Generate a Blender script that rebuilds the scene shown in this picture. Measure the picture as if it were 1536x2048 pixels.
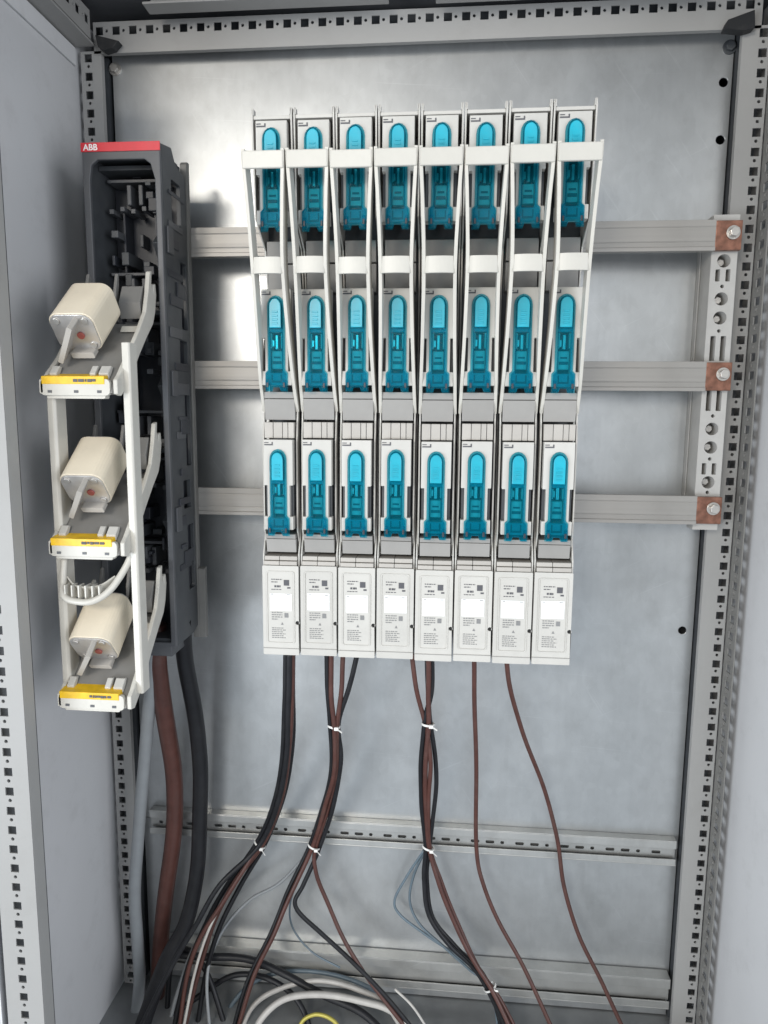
import bpy, bmesh, math, random
from mathutils import Vector, Matrix
from mathutils.geometry import tessellate_polygon
random.seed(4)
S = 0.001                                   # everything below is written in millimetres
for o in list(bpy.data.objects): bpy.data.objects.remove(o, do_unlink=True)
scene = bpy.context.scene
C = scene.collection

# ---------------------------------------------------------------- camera
CAM = Vector((76.806, -1014.731, -54.833)); PITCH, YAW, ROLL, FPX = 0.1379, -0.0889, 0.0080, 1407.67
fwd = Vector((math.sin(YAW)*math.cos(PITCH), math.cos(YAW)*math.cos(PITCH), -math.sin(PITCH)))
rgt = Vector((math.cos(YAW), -math.sin(YAW), 0)); upv = rgt.cross(fwd)
r_ = math.cos(ROLL)*rgt + math.sin(ROLL)*upv; u_ = -math.sin(ROLL)*rgt + math.cos(ROLL)*upv
cam_d = bpy.data.cameras.new('camera'); cam = bpy.data.objects.new('camera', cam_d); C.objects.link(cam)
m4 = Matrix((r_, u_, -fwd)).transposed().to_4x4(); m4.translation = CAM*S
cam.matrix_world = m4
cam_d.sensor_fit = 'VERTICAL'; cam_d.sensor_height = 36; cam_d.sensor_width = 27
cam_d.lens = FPX/2048*36; cam_d.clip_start = 0.01; cam_d.clip_end = 60
scene.camera = cam
def at(px, py, Y):
    """point in the plane at depth Y (mm) that lies on the sight line of photograph pixel px, py"""
    d = r_*((px-768)/FPX) + u_*((1024-py)/FPX) + fwd
    t = (Y-CAM.y)/d.y
    return CAM + d*t

# ---------------------------------------------------------------- light
w = bpy.data.worlds.new('World'); scene.world = w; w.use_nodes = True
bg = w.node_tree.nodes['Background']; bg.inputs[0].default_value = (0.82, 0.91, 1.0, 1); bg.inputs[1].default_value = 0.60
def area(name, loc, target, size, sizey, power, col):
    l = bpy.data.lights.new(name, 'AREA'); l.shape = 'RECTANGLE'; l.size = size; l.size_y = sizey; l.energy = power; l.color = col
    o = bpy.data.objects.new(name, l); C.objects.link(o); o.location = loc
    o.rotation_euler = (Vector(target)-Vector(loc)).to_track_quat('-Z', 'Y').to_euler(); return o
area('key_lamp', (-0.85, -2.9, 0.72), (0, 0, 0), 0.75, 0.55, 30, (1.0, 0.93, 0.83))
area('window_light', (-0.55, -3.5, 0.42), (0, 0, 0.1), 3.2, 1.1, 21, (1.0, 0.97, 0.93))
area('doorway_light', (-2.2, -2.6, -1.0), (0.5, 0, -0.9), 1.4, 1.1, 76, (0.88, 0.94, 1.0))
area('right_fill_light', (2.3, -2.3, -0.2), (-0.4, -0.1, -0.3), 1.4, 1.6, 50, (0.92, 0.95, 1.0))  # added fill to lift the left wall, no known window there
vs = scene.view_settings; vs.view_transform = 'Standard'; vs.look = 'None'; vs.exposure = -0.08; vs.gamma = 1; vs.use_curve_mapping = False
scene.render.engine = 'CYCLES'
scene.cycles.max_bounces = 8; scene.cycles.transparent_max_bounces = 12
scene.cycles.caustics_reflective = False; scene.cycles.caustics_refractive = False

# ---------------------------------------------------------------- materials
def mat(name, col, rough=0.5, metal=0.0, var=0.06, vscale=60, bump=0.0, bscale=900, spec=0.5, stretch=None, rvar=0.1, coat=0, dirt=0.16):
    m = bpy.data.materials.new(name); m.use_nodes = True; nt = m.node_tree; b = nt.nodes['Principled BSDF']
    b.inputs['Metallic'].default_value = metal; b.inputs['Roughness'].default_value = rough
    b.inputs['Specular IOR Level'].default_value = spec; b.inputs['Coat Weight'].default_value = coat
    tc = nt.nodes.new('ShaderNodeTexCoord'); mp = nt.nodes.new('ShaderNodeMapping')
    nt.links.new(tc.outputs['Object'], mp.inputs[0])
    if stretch: mp.inputs['Scale'].default_value = stretch
    n = nt.nodes.new('ShaderNodeTexNoise'); n.inputs['Scale'].default_value = vscale; n.inputs['Detail'].default_value = 5
    nt.links.new(mp.outputs[0], n.inputs['Vector'])
    r = nt.nodes.new('ShaderNodeValToRGB'); e = r.color_ramp.elements
    e[0].position = 0.3; e[1].position = 0.7
    e[0].color = tuple(c*(1-var) for c in col)+(1,); e[1].color = tuple(min(1, c*(1+var)) for c in col)+(1,)
    nt.links.new(n.outputs[0], r.inputs[0])
    oi = nt.nodes.new('ShaderNodeObjectInfo'); om = nt.nodes.new('ShaderNodeMapRange'); om.inputs[3].default_value = 0.94; om.inputs[4].default_value = 1.04
    oh = nt.nodes.new('ShaderNodeHueSaturation'); nt.links.new(oi.outputs['Random'], om.inputs[0]); nt.links.new(om.outputs[0], oh.inputs['Value'])
    nt.links.new(r.outputs[0], oh.inputs['Color'])
    # smudges and dust: a patchy, low-contrast dirt layer
    dn = nt.nodes.new('ShaderNodeTexNoise'); dn.inputs['Scale'].default_value = 22; dn.inputs['Detail'].default_value = 8; dn.inputs['Roughness'].default_value = 0.7
    dr = nt.nodes.new('ShaderNodeMapRange'); dr.inputs[1].default_value = 0.52; dr.inputs[2].default_value = 0.78; dr.inputs[3].default_value = 0; dr.inputs[4].default_value = dirt
    nt.links.new(tc.outputs['Object'], dn.inputs['Vector']); nt.links.new(dn.outputs[0], dr.inputs[0])
    dm = nt.nodes.new('ShaderNodeMix'); dm.data_type = 'RGBA'; dm.inputs[7].default_value = (0.19, 0.18, 0.16, 1)
    nt.links.new(dr.outputs[0], dm.inputs[0]); nt.links.new(oh.outputs[0], dm.inputs[6]); nt.links.new(dm.outputs[2], b.inputs['Base Color'])
    mr = nt.nodes.new('ShaderNodeMapRange'); mr.inputs[3].default_value = max(0.02, rough-rvar); mr.inputs[4].default_value = min(1, rough+rvar)
    n2 = nt.nodes.new('ShaderNodeTexNoise'); n2.inputs['Scale'].default_value = vscale*0.37; n2.inputs['Detail'].default_value = 6
    nt.links.new(mp.outputs[0], n2.inputs['Vector']); nt.links.new(n2.outputs[0], mr.inputs[0]); nt.links.new(mr.outputs[0], b.inputs['Roughness'])
    if bump:
        n3 = nt.nodes.new('ShaderNodeTexNoise'); n3.inputs['Scale'].default_value = bscale; n3.inputs['Detail'].default_value = 3
        bp = nt.nodes.new('ShaderNodeBump'); bp.inputs['Strength'].default_value = bump; bp.inputs['Distance'].default_value = 0.0006
        nt.links.new(mp.outputs[0], n3.inputs['Vector']); nt.links.new(n3.outputs[0], bp.inputs['Height']); nt.links.new(bp.outputs[0], b.inputs['Normal'])
    return m
def galvanised(name, col, rough):
    m = mat(name, col, rough, 0.74, var=0.06, vscale=26, rvar=0.07); nt = m.node_tree; b = nt.nodes['Principled BSDF']
    tc = nt.nodes.new('ShaderNodeTexCoord')
    v = nt.nodes.new('ShaderNodeTexVoronoi'); v.inputs['Scale'].default_value = 110; v.inputs['Randomness'].default_value = 1
    mp = nt.nodes.new('ShaderNodeMapping'); mp.inputs['Scale'].default_value = (1, 1, 0.6)
    nt.links.new(tc.outputs['Object'], mp.inputs[0]); nt.links.new(mp.outputs[0], v.inputs['Vector'])
    hv = nt.nodes.new('ShaderNodeHueSaturation')
    mr = nt.nodes.new('ShaderNodeMapRange'); mr.inputs[3].default_value = 0.975; mr.inputs[4].default_value = 1.02
    sx = nt.nodes.new('ShaderNodeSeparateColor'); nt.links.new(v.outputs['Color'], sx.inputs[0])
    nt.links.new(sx.outputs[0], mr.inputs[0]); nt.links.new(mr.outputs[0], hv.inputs['Value'])
    lk = b.inputs['Base Color'].links[0].from_socket
    nt.links.new(lk, hv.inputs['Color'])
    # faint rolling streaks and scratches
    n = nt.nodes.new('ShaderNodeTexNoise'); n.inputs['Scale'].default_value = 1; n.inputs['Detail'].default_value = 6
    mp2 = nt.nodes.new('ShaderNodeMapping'); mp2.inputs['Scale'].default_value = (160, 160, 4)
    nt.links.new(tc.outputs['Object'], mp2.inputs[0]); nt.links.new(mp2.outputs[0], n.inputs['Vector'])
    hv2 = nt.nodes.new('ShaderNodeHueSaturation'); mr2 = nt.nodes.new('ShaderNodeMapRange'); mr2.inputs[3].default_value = 0.96; mr2.inputs[4].default_value = 1.03
    nt.links.new(n.outputs[0], mr2.inputs[0]); nt.links.new(mr2.outputs[0], hv2.inputs['Value'])
    nt.links.new(hv.outputs[0], hv2.inputs['Color'])
    last = hv2.outputs[0]
    for rot, sc in ((0.6, (300, 300, 9)), (-1.1, (260, 260, 7)), (1.5, (340, 340, 5))):
        sm = nt.nodes.new('ShaderNodeMapping'); sm.inputs['Rotation'].default_value = (0, rot, 0); sm.inputs['Scale'].default_value = sc
        # rotate first, then stretch
        s2 = nt.nodes.new('ShaderNodeMapping'); s2.inputs['Rotation'].default_value = (0, rot, 0); sm.inputs['Rotation'].default_value = (0, 0, 0)
        nt.links.new(tc.outputs['Object'], s2.inputs[0]); nt.links.new(s2.outputs[0], sm.inputs[0])
        sn = nt.nodes.new('ShaderNodeTexNoise'); sn.inputs['Scale'].default_value = 1; sn.inputs['Detail'].default_value = 2; nt.links.new(sm.outputs[0], sn.inputs['Vector'])
        sr = nt.nodes.new('ShaderNodeMapRange'); sr.inputs[1].default_value = 0.70; sr.inputs[2].default_value = 0.76; sr.inputs[3].default_value = 0; sr.inputs[4].default_value = 0.16
        nt.links.new(sn.outputs[0], sr.inputs[0])
        mx = nt.nodes.new('ShaderNodeMix'); mx.data_type = 'RGBA'; mx.inputs[7].default_value = (0.80, 0.82, 0.83, 1)
        nt.links.new(sr.outputs[0], mx.inputs[0]); nt.links.new(last, mx.inputs[6]); last = mx.outputs[2]
    nt.links.new(last, b.inputs['Base Color'])
    n4 = nt.nodes.new('ShaderNodeTexNoise'); n4.inputs['Scale'].default_value = 5; n4.inputs['Detail'].default_value = 2
    bp = nt.nodes.new('ShaderNodeBump'); bp.inputs['Strength'].default_value = 0.12; bp.inputs['Distance'].default_value = 0.003
    nt.links.new(tc.outputs['Object'], n4.inputs['Vector']); nt.links.new(n4.outputs[0], bp.inputs['Height']); nt.links.new(bp.outputs[0], b.inputs['Normal'])
    return m
M = {}
M['galv'] = galvanised('galvanised_steel', (0.56, 0.575, 0.58), 0.35)
M['galv2'] = galvanised('galvanised_rail', (0.58, 0.58, 0.56), 0.38)
M['floor'] = mat('gland_floor', (0.32, 0.33, 0.335), 0.5, 0.5, var=0.2, vscale=12)
M['paint'] = mat('powder_coat_darkened', (0.345, 0.34, 0.33), 0.5, var=0.02, vscale=7, bump=0.15, bscale=1500)  # same paint as the walls, darkened to offset the frontal light
M['wall'] = mat('powder_coat_lightened', (0.68, 0.68, 0.69), 0.42, var=0.035, vscale=5, bump=0.12, bscale=1200)  # same paint as the frame, lightened to stand in for side light
M['plast'] = mat('light_grey_plastic', (0.53, 0.515, 0.48), 0.42, var=0.04, vscale=25, bump=0.1, bscale=2500)
M['plast2'] = mat('mid_grey_plastic', (0.30, 0.29, 0.275), 0.5, var=0.04, vscale=40)
M['rib'] = mat('beige_grey_plastic', (0.44, 0.415, 0.38), 0.5, var=0.04, vscale=50)
M['white'] = mat('white_plastic', (0.55, 0.53, 0.48), 0.38, var=0.04, vscale=25)
M['dark'] = mat('dark_plastic', (0.030, 0.033, 0.042), 0.42, var=0.15, vscale=50)
M['dark2'] = mat('anthracite_plastic', (0.055, 0.06, 0.066), 0.45, var=0.12, vscale=40)
M['black'] = mat('black_gap', (0.012, 0.013, 0.015), 0.6)
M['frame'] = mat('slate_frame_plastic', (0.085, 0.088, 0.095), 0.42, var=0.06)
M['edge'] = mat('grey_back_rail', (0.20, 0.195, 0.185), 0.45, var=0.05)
M['red'] = mat('red_label', (0.62, 0.035, 0.05), 0.4)
M['print'] = mat('printed_ink', (0.09, 0.09, 0.10), 0.6)
M['print2'] = mat('faded_ink', (0.22, 0.22, 0.22), 0.6)
M['paper'] = mat('white_label', (0.86, 0.86, 0.85), 0.5, var=0.01)
M['yellow'] = mat('yellow_label', (0.82, 0.50, 0.012), 0.4, var=0.15, vscale=80)
M['ceramic'] = mat('cream_ceramic', (0.80, 0.71, 0.56), 0.35, var=0.04, vscale=30)
M['steel'] = mat('zinc_steel', (0.55, 0.53, 0.50), 0.36, 0.75, var=0.1, vscale=90)
M['silver'] = mat('silvered_contact', (0.62, 0.60, 0.58), 0.35, 0.7, var=0.1, vscale=70)
M['copper'] = mat('bare_copper', (0.27, 0.13, 0.09), 0.42, 0.6, var=0.35, vscale=120)
M['bar'] = mat('tinned_busbar', (0.365, 0.35, 0.33), 0.45, 0.35, var=0.05, vscale=14, stretch=(0.3, 6, 12))
M['insul'] = mat('grey_insulator', (0.46, 0.45, 0.43), 0.5, var=0.04)
M['cblack'] = mat('black_cable', (0.012, 0.0125, 0.015), 0.45, var=0.2, spec=0.35, dirt=0.06)
M['cbrown'] = mat('brown_cable', (0.082, 0.032, 0.025), 0.42, var=0.15)
M['cgrey'] = mat('grey_cable', (0.28, 0.295, 0.305), 0.4, var=0.05)
M['cslate'] = mat('slate_blue_wire', (0.12, 0.16, 0.19), 0.4, var=0.1)
M['cwhite'] = mat('white_cable', (0.47, 0.45, 0.42), 0.4, var=0.1)
M['tie'] = mat('clear_white_tie', (0.75, 0.74, 0.71), 0.35)
M['brass'] = mat('brass_yellow', (0.50, 0.44, 0.10), 0.4, 0.3)
M['indicator'] = mat('red_indicator', (0.40, 0.10, 0.08), 0.4)
M['grip'] = mat('cyan_plastic', (0.005, 0.37, 0.49), 0.32, var=0.1, vscale=60)
def blue_clear(name, tint, refl, body):
    m = bpy.data.materials.new(name); m.use_nodes = True; nt = m.node_tree; nt.nodes.clear()
    out = nt.nodes.new('ShaderNodeOutputMaterial'); tr = nt.nodes.new('ShaderNodeBsdfTransparent'); tr.inputs[0].default_value = tint+(1,)
    gl = nt.nodes.new('ShaderNodeBsdfPrincipled'); gl.inputs['Base Color'].default_value = (0.0, 0.40, 0.54, 1); gl.inputs['Roughness'].default_value = 0.14
    n = nt.nodes.new('ShaderNodeTexNoise'); n.inputs['Scale'].default_value = 120
    bp = nt.nodes.new('ShaderNodeBump'); bp.inputs['Strength'].default_value = 0.2; bp.inputs['Distance'].default_value = 0.001
    nt.links.new(n.outputs[0], bp.inputs['Height']); nt.links.new(bp.outputs[0], gl.inputs['Normal'])
    mx = nt.nodes.new('ShaderNodeMixShader'); fr = nt.nodes.new('ShaderNodeFresnel'); fr.inputs[0].default_value = 1.5
    ma = nt.nodes.new('ShaderNodeMath'); ma.operation = 'ADD'; ma.inputs[1].default_value = body
    nt.links.new(fr.outputs[0], ma.inputs[0]); nt.links.new(ma.outputs[0], mx.inputs[0])
    nt.links.new(tr.outputs[0], mx.inputs[1]); nt.links.new(gl.outputs[0], mx.inputs[2]); nt.links.new(mx.outputs[0], out.inputs[0])
    return m
M['blue'] = blue_clear('blue_transparent_plastic', (0.40, 0.86, 0.93), 0.1, 0.045)
M['blue_edge'] = blue_clear('pale_blue_flange_plastic', (0.62, 0.93, 0.97), 0.1, 0.05)

# ---------------------------------------------------------------- mesh helpers
def V(*a): return Vector(a)
def bx(bm, x0, x1, y0, y1, z0, z1):
    x0, x1 = sorted((x0, x1)); y0, y1 = sorted((y0, y1)); z0, z1 = sorted((z0, z1))
    v = [bm.verts.new(p) for p in ((x0,y0,z0),(x1,y0,z0),(x1,y1,z0),(x0,y1,z0),(x0,y0,z1),(x1,y0,z1),(x1,y1,z1),(x0,y1,z1))]
    for f in ((0,3,2,1),(4,5,6,7),(0,1,5,4),(1,2,6,5),(2,3,7,6),(3,0,4,7)): bm.faces.new([v[i] for i in f])
def prism(bm, outer, holes, O, ux, uy, uz, t):
    """flat outline (with holes) in the ux, uy plane at O, thickened by t along uz"""
    O, ux, uy, uz = Vector(O), Vector(ux), Vector(uy), Vector(uz)
    loops = [list(outer)]+[list(h) for h in holes]
    flat = [p for l in loops for p in l]
    tris = tessellate_polygon([[Vector((p[0], p[1], 0)) for p in l] for l in loops])
    a = [bm.verts.new(O+ux*p[0]+uy*p[1]) for p in flat]; b = [bm.verts.new(O+ux*p[0]+uy*p[1]+uz*t) for p in flat]
    for tr in tris:
        try: bm.faces.new([a[i] for i in tr]); bm.faces.new([b[i] for i in reversed(tr)])
        except ValueError: pass
    k = 0
    for l in loops:
        n = len(l)
        for i in range(n):
            j = (i+1) % n
            bm.faces.new((a[k+i], a[k+j], b[k+j], b[k+i]))
        k += n
XZ = ((1,0,0), (0,0,1), (0,1,0))            # outline in x, z; thickness goes to +y (away from the viewer)
def front(bm, outer, holes, y, t): prism(bm, outer, holes, (0,y,0), *XZ, t)
def side(bm, outer, x, t, holes=()): prism(bm, outer, holes, (x,0,0), (0,1,0), (0,0,1), (1,0,0), t)
def rect(x0, x1, z0, z1): return [(x0,z0),(x1,z0),(x1,z1),(x0,z1)]
def rrect(x0, x1, z0, z1, r, n=4):
    p = []
    for cx, cz, a0 in ((x1-r,z0+r,-90),(x1-r,z1-r,0),(x0+r,z1-r,90),(x0+r,z0+r,180)):
        for i in range(n+1):
            a = math.radians(a0+90*i/n); p.append((cx+r*math.cos(a), cz+r*math.sin(a)))
    return p
def circ(cx, cz, r, n=12): return [(cx+r*math.cos(2*math.pi*i/n), cz+r*math.sin(2*math.pi*i/n)) for i in range(n)]
def cyl(bm, p0, p1, r, n=16, r1=None):
    p0, p1 = Vector(p0), Vector(p1); d = (p1-p0).normalized(); a = d.orthogonal().normalized(); b = d.cross(a); r1 = r if r1 is None else r1
    A = [bm.verts.new(p0+(a*math.cos(2*math.pi*i/n)+b*math.sin(2*math.pi*i/n))*r) for i in range(n)]
    B = [bm.verts.new(p1+(a*math.cos(2*math.pi*i/n)+b*math.sin(2*math.pi*i/n))*r1) for i in range(n)]
    for i in range(n): j = (i+1) % n; bm.faces.new((A[i], A[j], B[j], B[i]))
    bm.faces.new(A[::-1]); bm.faces.new(B)
def spline(pts, sub=8):
    pts = [Vector(p) for p in pts]; out = []
    P = [pts[0]*2-pts[1]]+pts+[pts[-1]*2-pts[-2]]
    for i in range(1, len(P)-2):
        p0, p1, p2, p3 = P[i-1:i+3]
        for k in range(sub):
            t = k/sub
            out.append(0.5*((2*p1)+(p2-p0)*t+(2*p0-5*p1+4*p2-p3)*t*t+(3*p1-p0-3*p2+p3)*t**3))
    out.append(pts[-1]); return out
def sweep(bm, path, sec):
    """sec: list of (a, b) offsets; a across x-ish, b along the other normal"""
    prev = None; first = None; ref = None
    for i, p in enumerate(path):
        t = (path[min(i+1, len(path)-1)]-path[max(i-1, 0)]).normalized()
        if ref is None: ref = Vector((1,0,0)) if abs(t.x) < 0.9 else Vector((0,0,1))
        a = (ref-t*ref.dot(t)).normalized(); ref = a; b = t.cross(a)
        ring = [bm.verts.new(p+a*s[0]+b*s[1]) for s in sec]
        if prev:
            for k in range(len(sec)): j = (k+1) % len(sec); bm.faces.new((prev[k], prev[j], ring[j], ring[k]))
        else: first = ring
        prev = ring
    bm.faces.new(first[::-1]); bm.faces.new(prev)
def tube(bm, path, r, n=12): sweep(bm, path, [(r*math.cos(2*math.pi*i/n), r*math.sin(2*math.pi*i/n)) for i in range(n)])

def NB(): return bmesh.new()
def origin_of(p):
    v = Vector((0,0,0))
    while p: v += p.location/S; p = p.parent
    return v
def obj(name, bm, m, parent=None, bev=0.0, smooth=False, loc=None):
    bmesh.ops.recalc_face_normals(bm, faces=bm.faces)
    o0 = Vector(loc) if loc is not None else Vector((0,0,0))
    off = origin_of(parent)+o0
    for v in bm.verts: v.co = (v.co-off)*S
    me = bpy.data.meshes.new(name); bm.to_mesh(me); bm.free()
    me.materials.append(M[m])
    if smooth:
        for p in me.polygons: p.use_smooth = True
    o = bpy.data.objects.new(name, me); C.objects.link(o); o.parent = parent; o.location = o0*S
    if bev:
        b = o.modifiers.new('bevel', 'BEVEL'); b.width = bev*S; b.segments = 2; b.limit_method = 'ANGLE'; b.angle_limit = math.radians(40)
    return o
def tag(o, label, cat, group=None):
    o['label'] = label; o['category'] = cat
    if group: o['group'] = group
    return o
def thing(name, label, cat, loc, group=None):
    o = bpy.data.objects.new(name, None); C.objects.link(o); o.location = Vector(loc)*S; o.empty_display_size = 0.02
    return tag(o, label, cat, group)
def struct(o): o['kind'] = 'structure'; return o
def copy_tree(o, parent=None):
    c = o.copy(); C.objects.link(c); c.parent = parent
    for ch in list(o.children): copy_tree(ch, c)
    return c

# ================================================================ the cabinet (setting)
WL, WR, PY = -472, 512, 72                      # side walls, mounting plate depth
FLOOR, ROOF, FRONT = -1046, 516, -268
holes = [(-424, 388), (-421, 318), (448, 405), (449, 330), (443, -381)]
bm = NB(); front(bm, rect(-431, 459, -744, 482), [circ(x, z, 6.2, 16) for x, z in holes[1:]], PY, 2.5)
struct(obj('mounting_plate', bm, 'galv', bev=0.4))
bm = NB(); front(bm, rect(-431, 459, FLOOR+2, -746), [], PY+1, 2.5); struct(obj('lower_plate', bm, 'galv', bev=0.4))
bm = NB(); bx(bm, WL-40, WR+40, 118, 121, FLOOR-20, ROOF+20); struct(obj('back_wall', bm, 'dark2'))
bm = NB(); bx(bm, WL-3, WL, FRONT+4, 116, FLOOR-20, ROOF+10); struct(obj('wall_left', bm, 'wall', bev=0.6))
bm = NB(); bx(bm, WR, WR+3, FRONT+4, 116, FLOOR-20, ROOF+10); struct(obj('wall_right', bm, 'wall', bev=0.6))
bm = NB(); bx(bm, WL+1, WR-1, FRONT+4, 116, ROOF, ROOF+3); roof = struct(obj('ceiling', bm, 'frame'))  # dark grey puts the shadow under the roof into the colour
bm = NB(); bx(bm, WL+1, WR-1, FRONT+4, 116, FLOOR-3, FLOOR); struct(obj('floor', bm, 'floor'))

def perforated(name, parent, m, n, O, ux, uy, uz, width, hole_at, t=1.8, sq=5.6, big=None, z_to=0):
    """strip of n pitches of 25 mm running along uy with square and small round holes in one row at hole_at across ux"""
    bm = NB(); O, ux, uy, uz = Vector(O), Vector(ux), Vector(uy), Vector(uz)
    cell = [rect(0, width, 0, 25), rect(hole_at-sq, hole_at+sq, 3.4, 3.4+2*min(sq, 5.6)), circ(hole_at, 20, 2.3 if sq < 6 else 3, 8)]
    tris = tessellate_polygon([[Vector((p[0], p[1], 0)) for p in l] for l in cell]); flat = [p for l in cell for p in l]
    dz = 12.5-(3.4+min(sq, 5.6))
    for k in range(n):
        q = [O+ux*p[0]+uy*(p[1]+25*k+dz) for p in flat]
        A = [bm.verts.new(p) for p in q]; B = [bm.verts.new(p+uz*t) for p in q]
        for tr in tris: bm.faces.new([A[i] for i in tr]); bm.faces.new([B[i] for i in reversed(tr)])
        for i, j in [(1,2),(3,0)]+[(4+i, 4+(i+1) % 4) for i in range(4)]+[(8+i, 8+(i+1) % 8) for i in range(8)]+([(0,1)] if k == 0 else [])+([(2,3)] if k == n-1 else []):
            bm.faces.new((A[i], A[j], B[j], B[i]))
    bmesh.ops.remove_doubles(bm, verts=bm.verts, dist=0.01)
    return obj(name, bm, m, parent, bev=0)
# rear posts: hole columns found at x = -453 and 485.5, first square hole at z = 427.6
def rear_post(x_in, x_hole, x_out, label, wing):
    s = 1 if x_out > x_in else -1
    t = thing('frame_post', label, 'frame post', (x_in, 42, FLOOR), 'perforated frame posts of the cabinet')
    zt = 427.65+12.5+25
    perforated('perforated_face', t, 'paint', 60, (x_in, 42, zt), (s,0,0), (0,0,-1), (0,1,0), abs(x_out-x_in), abs(x_hole-x_in))
    bm = NB(); bx(bm, x_in, x_in+s*2, 43.8, 51, FLOOR, zt-2); obj('return_lip', bm, 'paint', t, 0.5)
    bm = NB(); bx(bm, x_in+s*3, x_out, 70, 112, FLOOR, zt); obj('post_core', bm, 'dark2', t)  # dark colour stands in for the shade behind the holes
    if wing:
        perforated('side_flange', t, 'edge', 60, (x_out+s*1, 40, zt), (0,-1,0), (0,0,-1), (s,0,0), 34, 18, sq=8)  # darker grey than the post face, shade put into the colour
    return t
rear_post(-433, -453, -464, 'light grey perforated post left of the galvanised plate, behind the open fuse carrier', False)
rear_post(458, 485.5, 494, 'light grey perforated post right of the galvanised plate', True)
# front post, left
t = thing('frame_post', 'light grey perforated front post at the lower left edge of the picture', 'frame post', (-437, FRONT, FLOOR), 'perforated frame posts of the cabinet')
perforated('perforated_face', t, 'paint', 60, (-461, FRONT, 431), (1,0,0), (0,0,-1), (0,1,0), 48, 23, sq=5.2)
bm = NB(); bx(bm, -415, -413, FRONT+2, FRONT+22, FLOOR, 440); obj('return_lip', bm, 'paint', t, 0.5)
bm = NB(); bx(bm, -470, -420, FRONT+30, FRONT+34, FLOOR, 440); obj('post_core', bm, 'dark2', t)  # dark sheet stands in for the shaded inside of the post
# top rear rail
t = thing('frame_rail', 'light grey perforated rail across the top of the back panel', 'frame rail', (15, 42, 455))
perforated('perforated_face', t, 'paint', 37, (-447, 42, 458), (0,0,1), (1,0,0), (0,1,0), 42, 30)
bm = NB(); bx(bm, -447, 479, 43.8, 50, 458, 460); obj('return_lip', bm, 'paint', t, 0.5)
bm = NB(); bx(bm, -447, 479, 70, 110, 470, 512); obj('rail_core', bm, 'dark2', t)  # dark colour stands in for the shade behind the rail
# depth rail along the left wall's upper edge
t = thing('frame_rail', 'perforated depth rail running forward along the upper edge of the left wall', 'frame rail', (-455, -100, 470))
perforated('perforated_face', t, 'paint', 12, (-440, 30, 470), (0,0,1), (0,-1,0), (-1,0,0), 38, 22)
bm = NB(); bx(bm, WL+1, -440, FRONT+6, 38, 466, 469); obj('bottom_lip', bm, 'paint', t, 0.5)
bm = NB(); bx(bm, WL+1, -447, FRONT+6, 38, 472, 512); obj('rail_core', bm, 'frame', t, 0.5)
bm = NB(); bx(bm, WL+1, WL+4, FRONT+6, 36, 440, 464); obj('wall_strip', bm, 'wall', t, 0.5)
# right depth rail
t = thing('frame_rail', 'depth rail at the upper right corner above the right post', 'frame rail', (505, -100, 470))
perforated('perforated_face', t, 'paint', 12, (487, 30, 474), (0,0,1), (0,-1,0), (1,0,0), 36, 20)
bm = NB(); bx(bm, 494, WR-1, FRONT+6, 38, 474, 512); obj('rail_core', bm, 'frame', t, 0.5)
# roof braces
def brace(pxa, pya, pxb, pyb, label):
    a = at(pxa, pya, 12); b = at(pxb, pyb, 12)
    z = (a.z+b.z)/2
    t = thing('roof_brace', label, 'roof brace', ((a.x+b.x)/2, 12, z), 'flat braces under the roof')
    bm = NB(); bx(bm, a.x, b.x, -14, 12, z, z+3); obj('flat_web', bm, 'paint', t, 0.6)
    bm = NB(); bx(bm, a.x+2, b.x-2, 10, 12.5, z+3, ROOF-1); obj('upright_lip', bm, 'paint', t, 0.5)
brace(300, 28, 778, 10, 'long light grey roof brace at the top left under the ceiling')
brace(872, 6, 1420, -14, 'light grey roof brace at the top right under the ceiling')
# corner brackets
def bracket(pts, label):
    P = [at(x, y, 30) for x, y in pts]
    t = thing('corner_bracket', label, 'corner bracket', (sum(p.x for p in P)/len(P), 30, P[0].z), 'dark corner brackets of the frame')
    bm = NB(); front(bm, [(p.x, p.z) for p in P], [], 26, 14); obj('gusset', bm, 'black', t, 1)
    cx = sum(p.x for p in P)/len(P); cz = sum(p.z for p in P)/len(P)
bracket([(192, 72), (240, 84), (228, 98), (210, 104), (198, 96)], 'dark plastic bracket in the upper left corner of the frame')
bracket([(1446, 60), (1454, 42), (1508, 22), (1508, 58), (1488, 64)], 'black plastic bracket in the upper right corner of the frame')

# plate hardware
def bolt(x, z, r, label, m='steel'):
    t = thing('plate_bolt', label, 'bolt', (x, PY, z), 'bolts in the mounting plate')
    bm = NB(); cyl(bm, (x, PY, z), (x, PY-2, z), r*1.45, 20); obj('washer', bm, m, t, 0.3)
    bm = NB(); cyl(bm, (x, PY-2, z), (x, PY-7, z), r, 6); obj('hex_head', bm, m, t, 0.5)
p = at(231, 139, PY); bolt(p.x, p.z, 6.5, 'steel bolt in the upper left corner of the mounting plate')
p = at(1459, 95, PY); bolt(p.x, p.z, 6.5, 'dark bolt in the upper right corner of the mounting plate', 'dark2')

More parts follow.
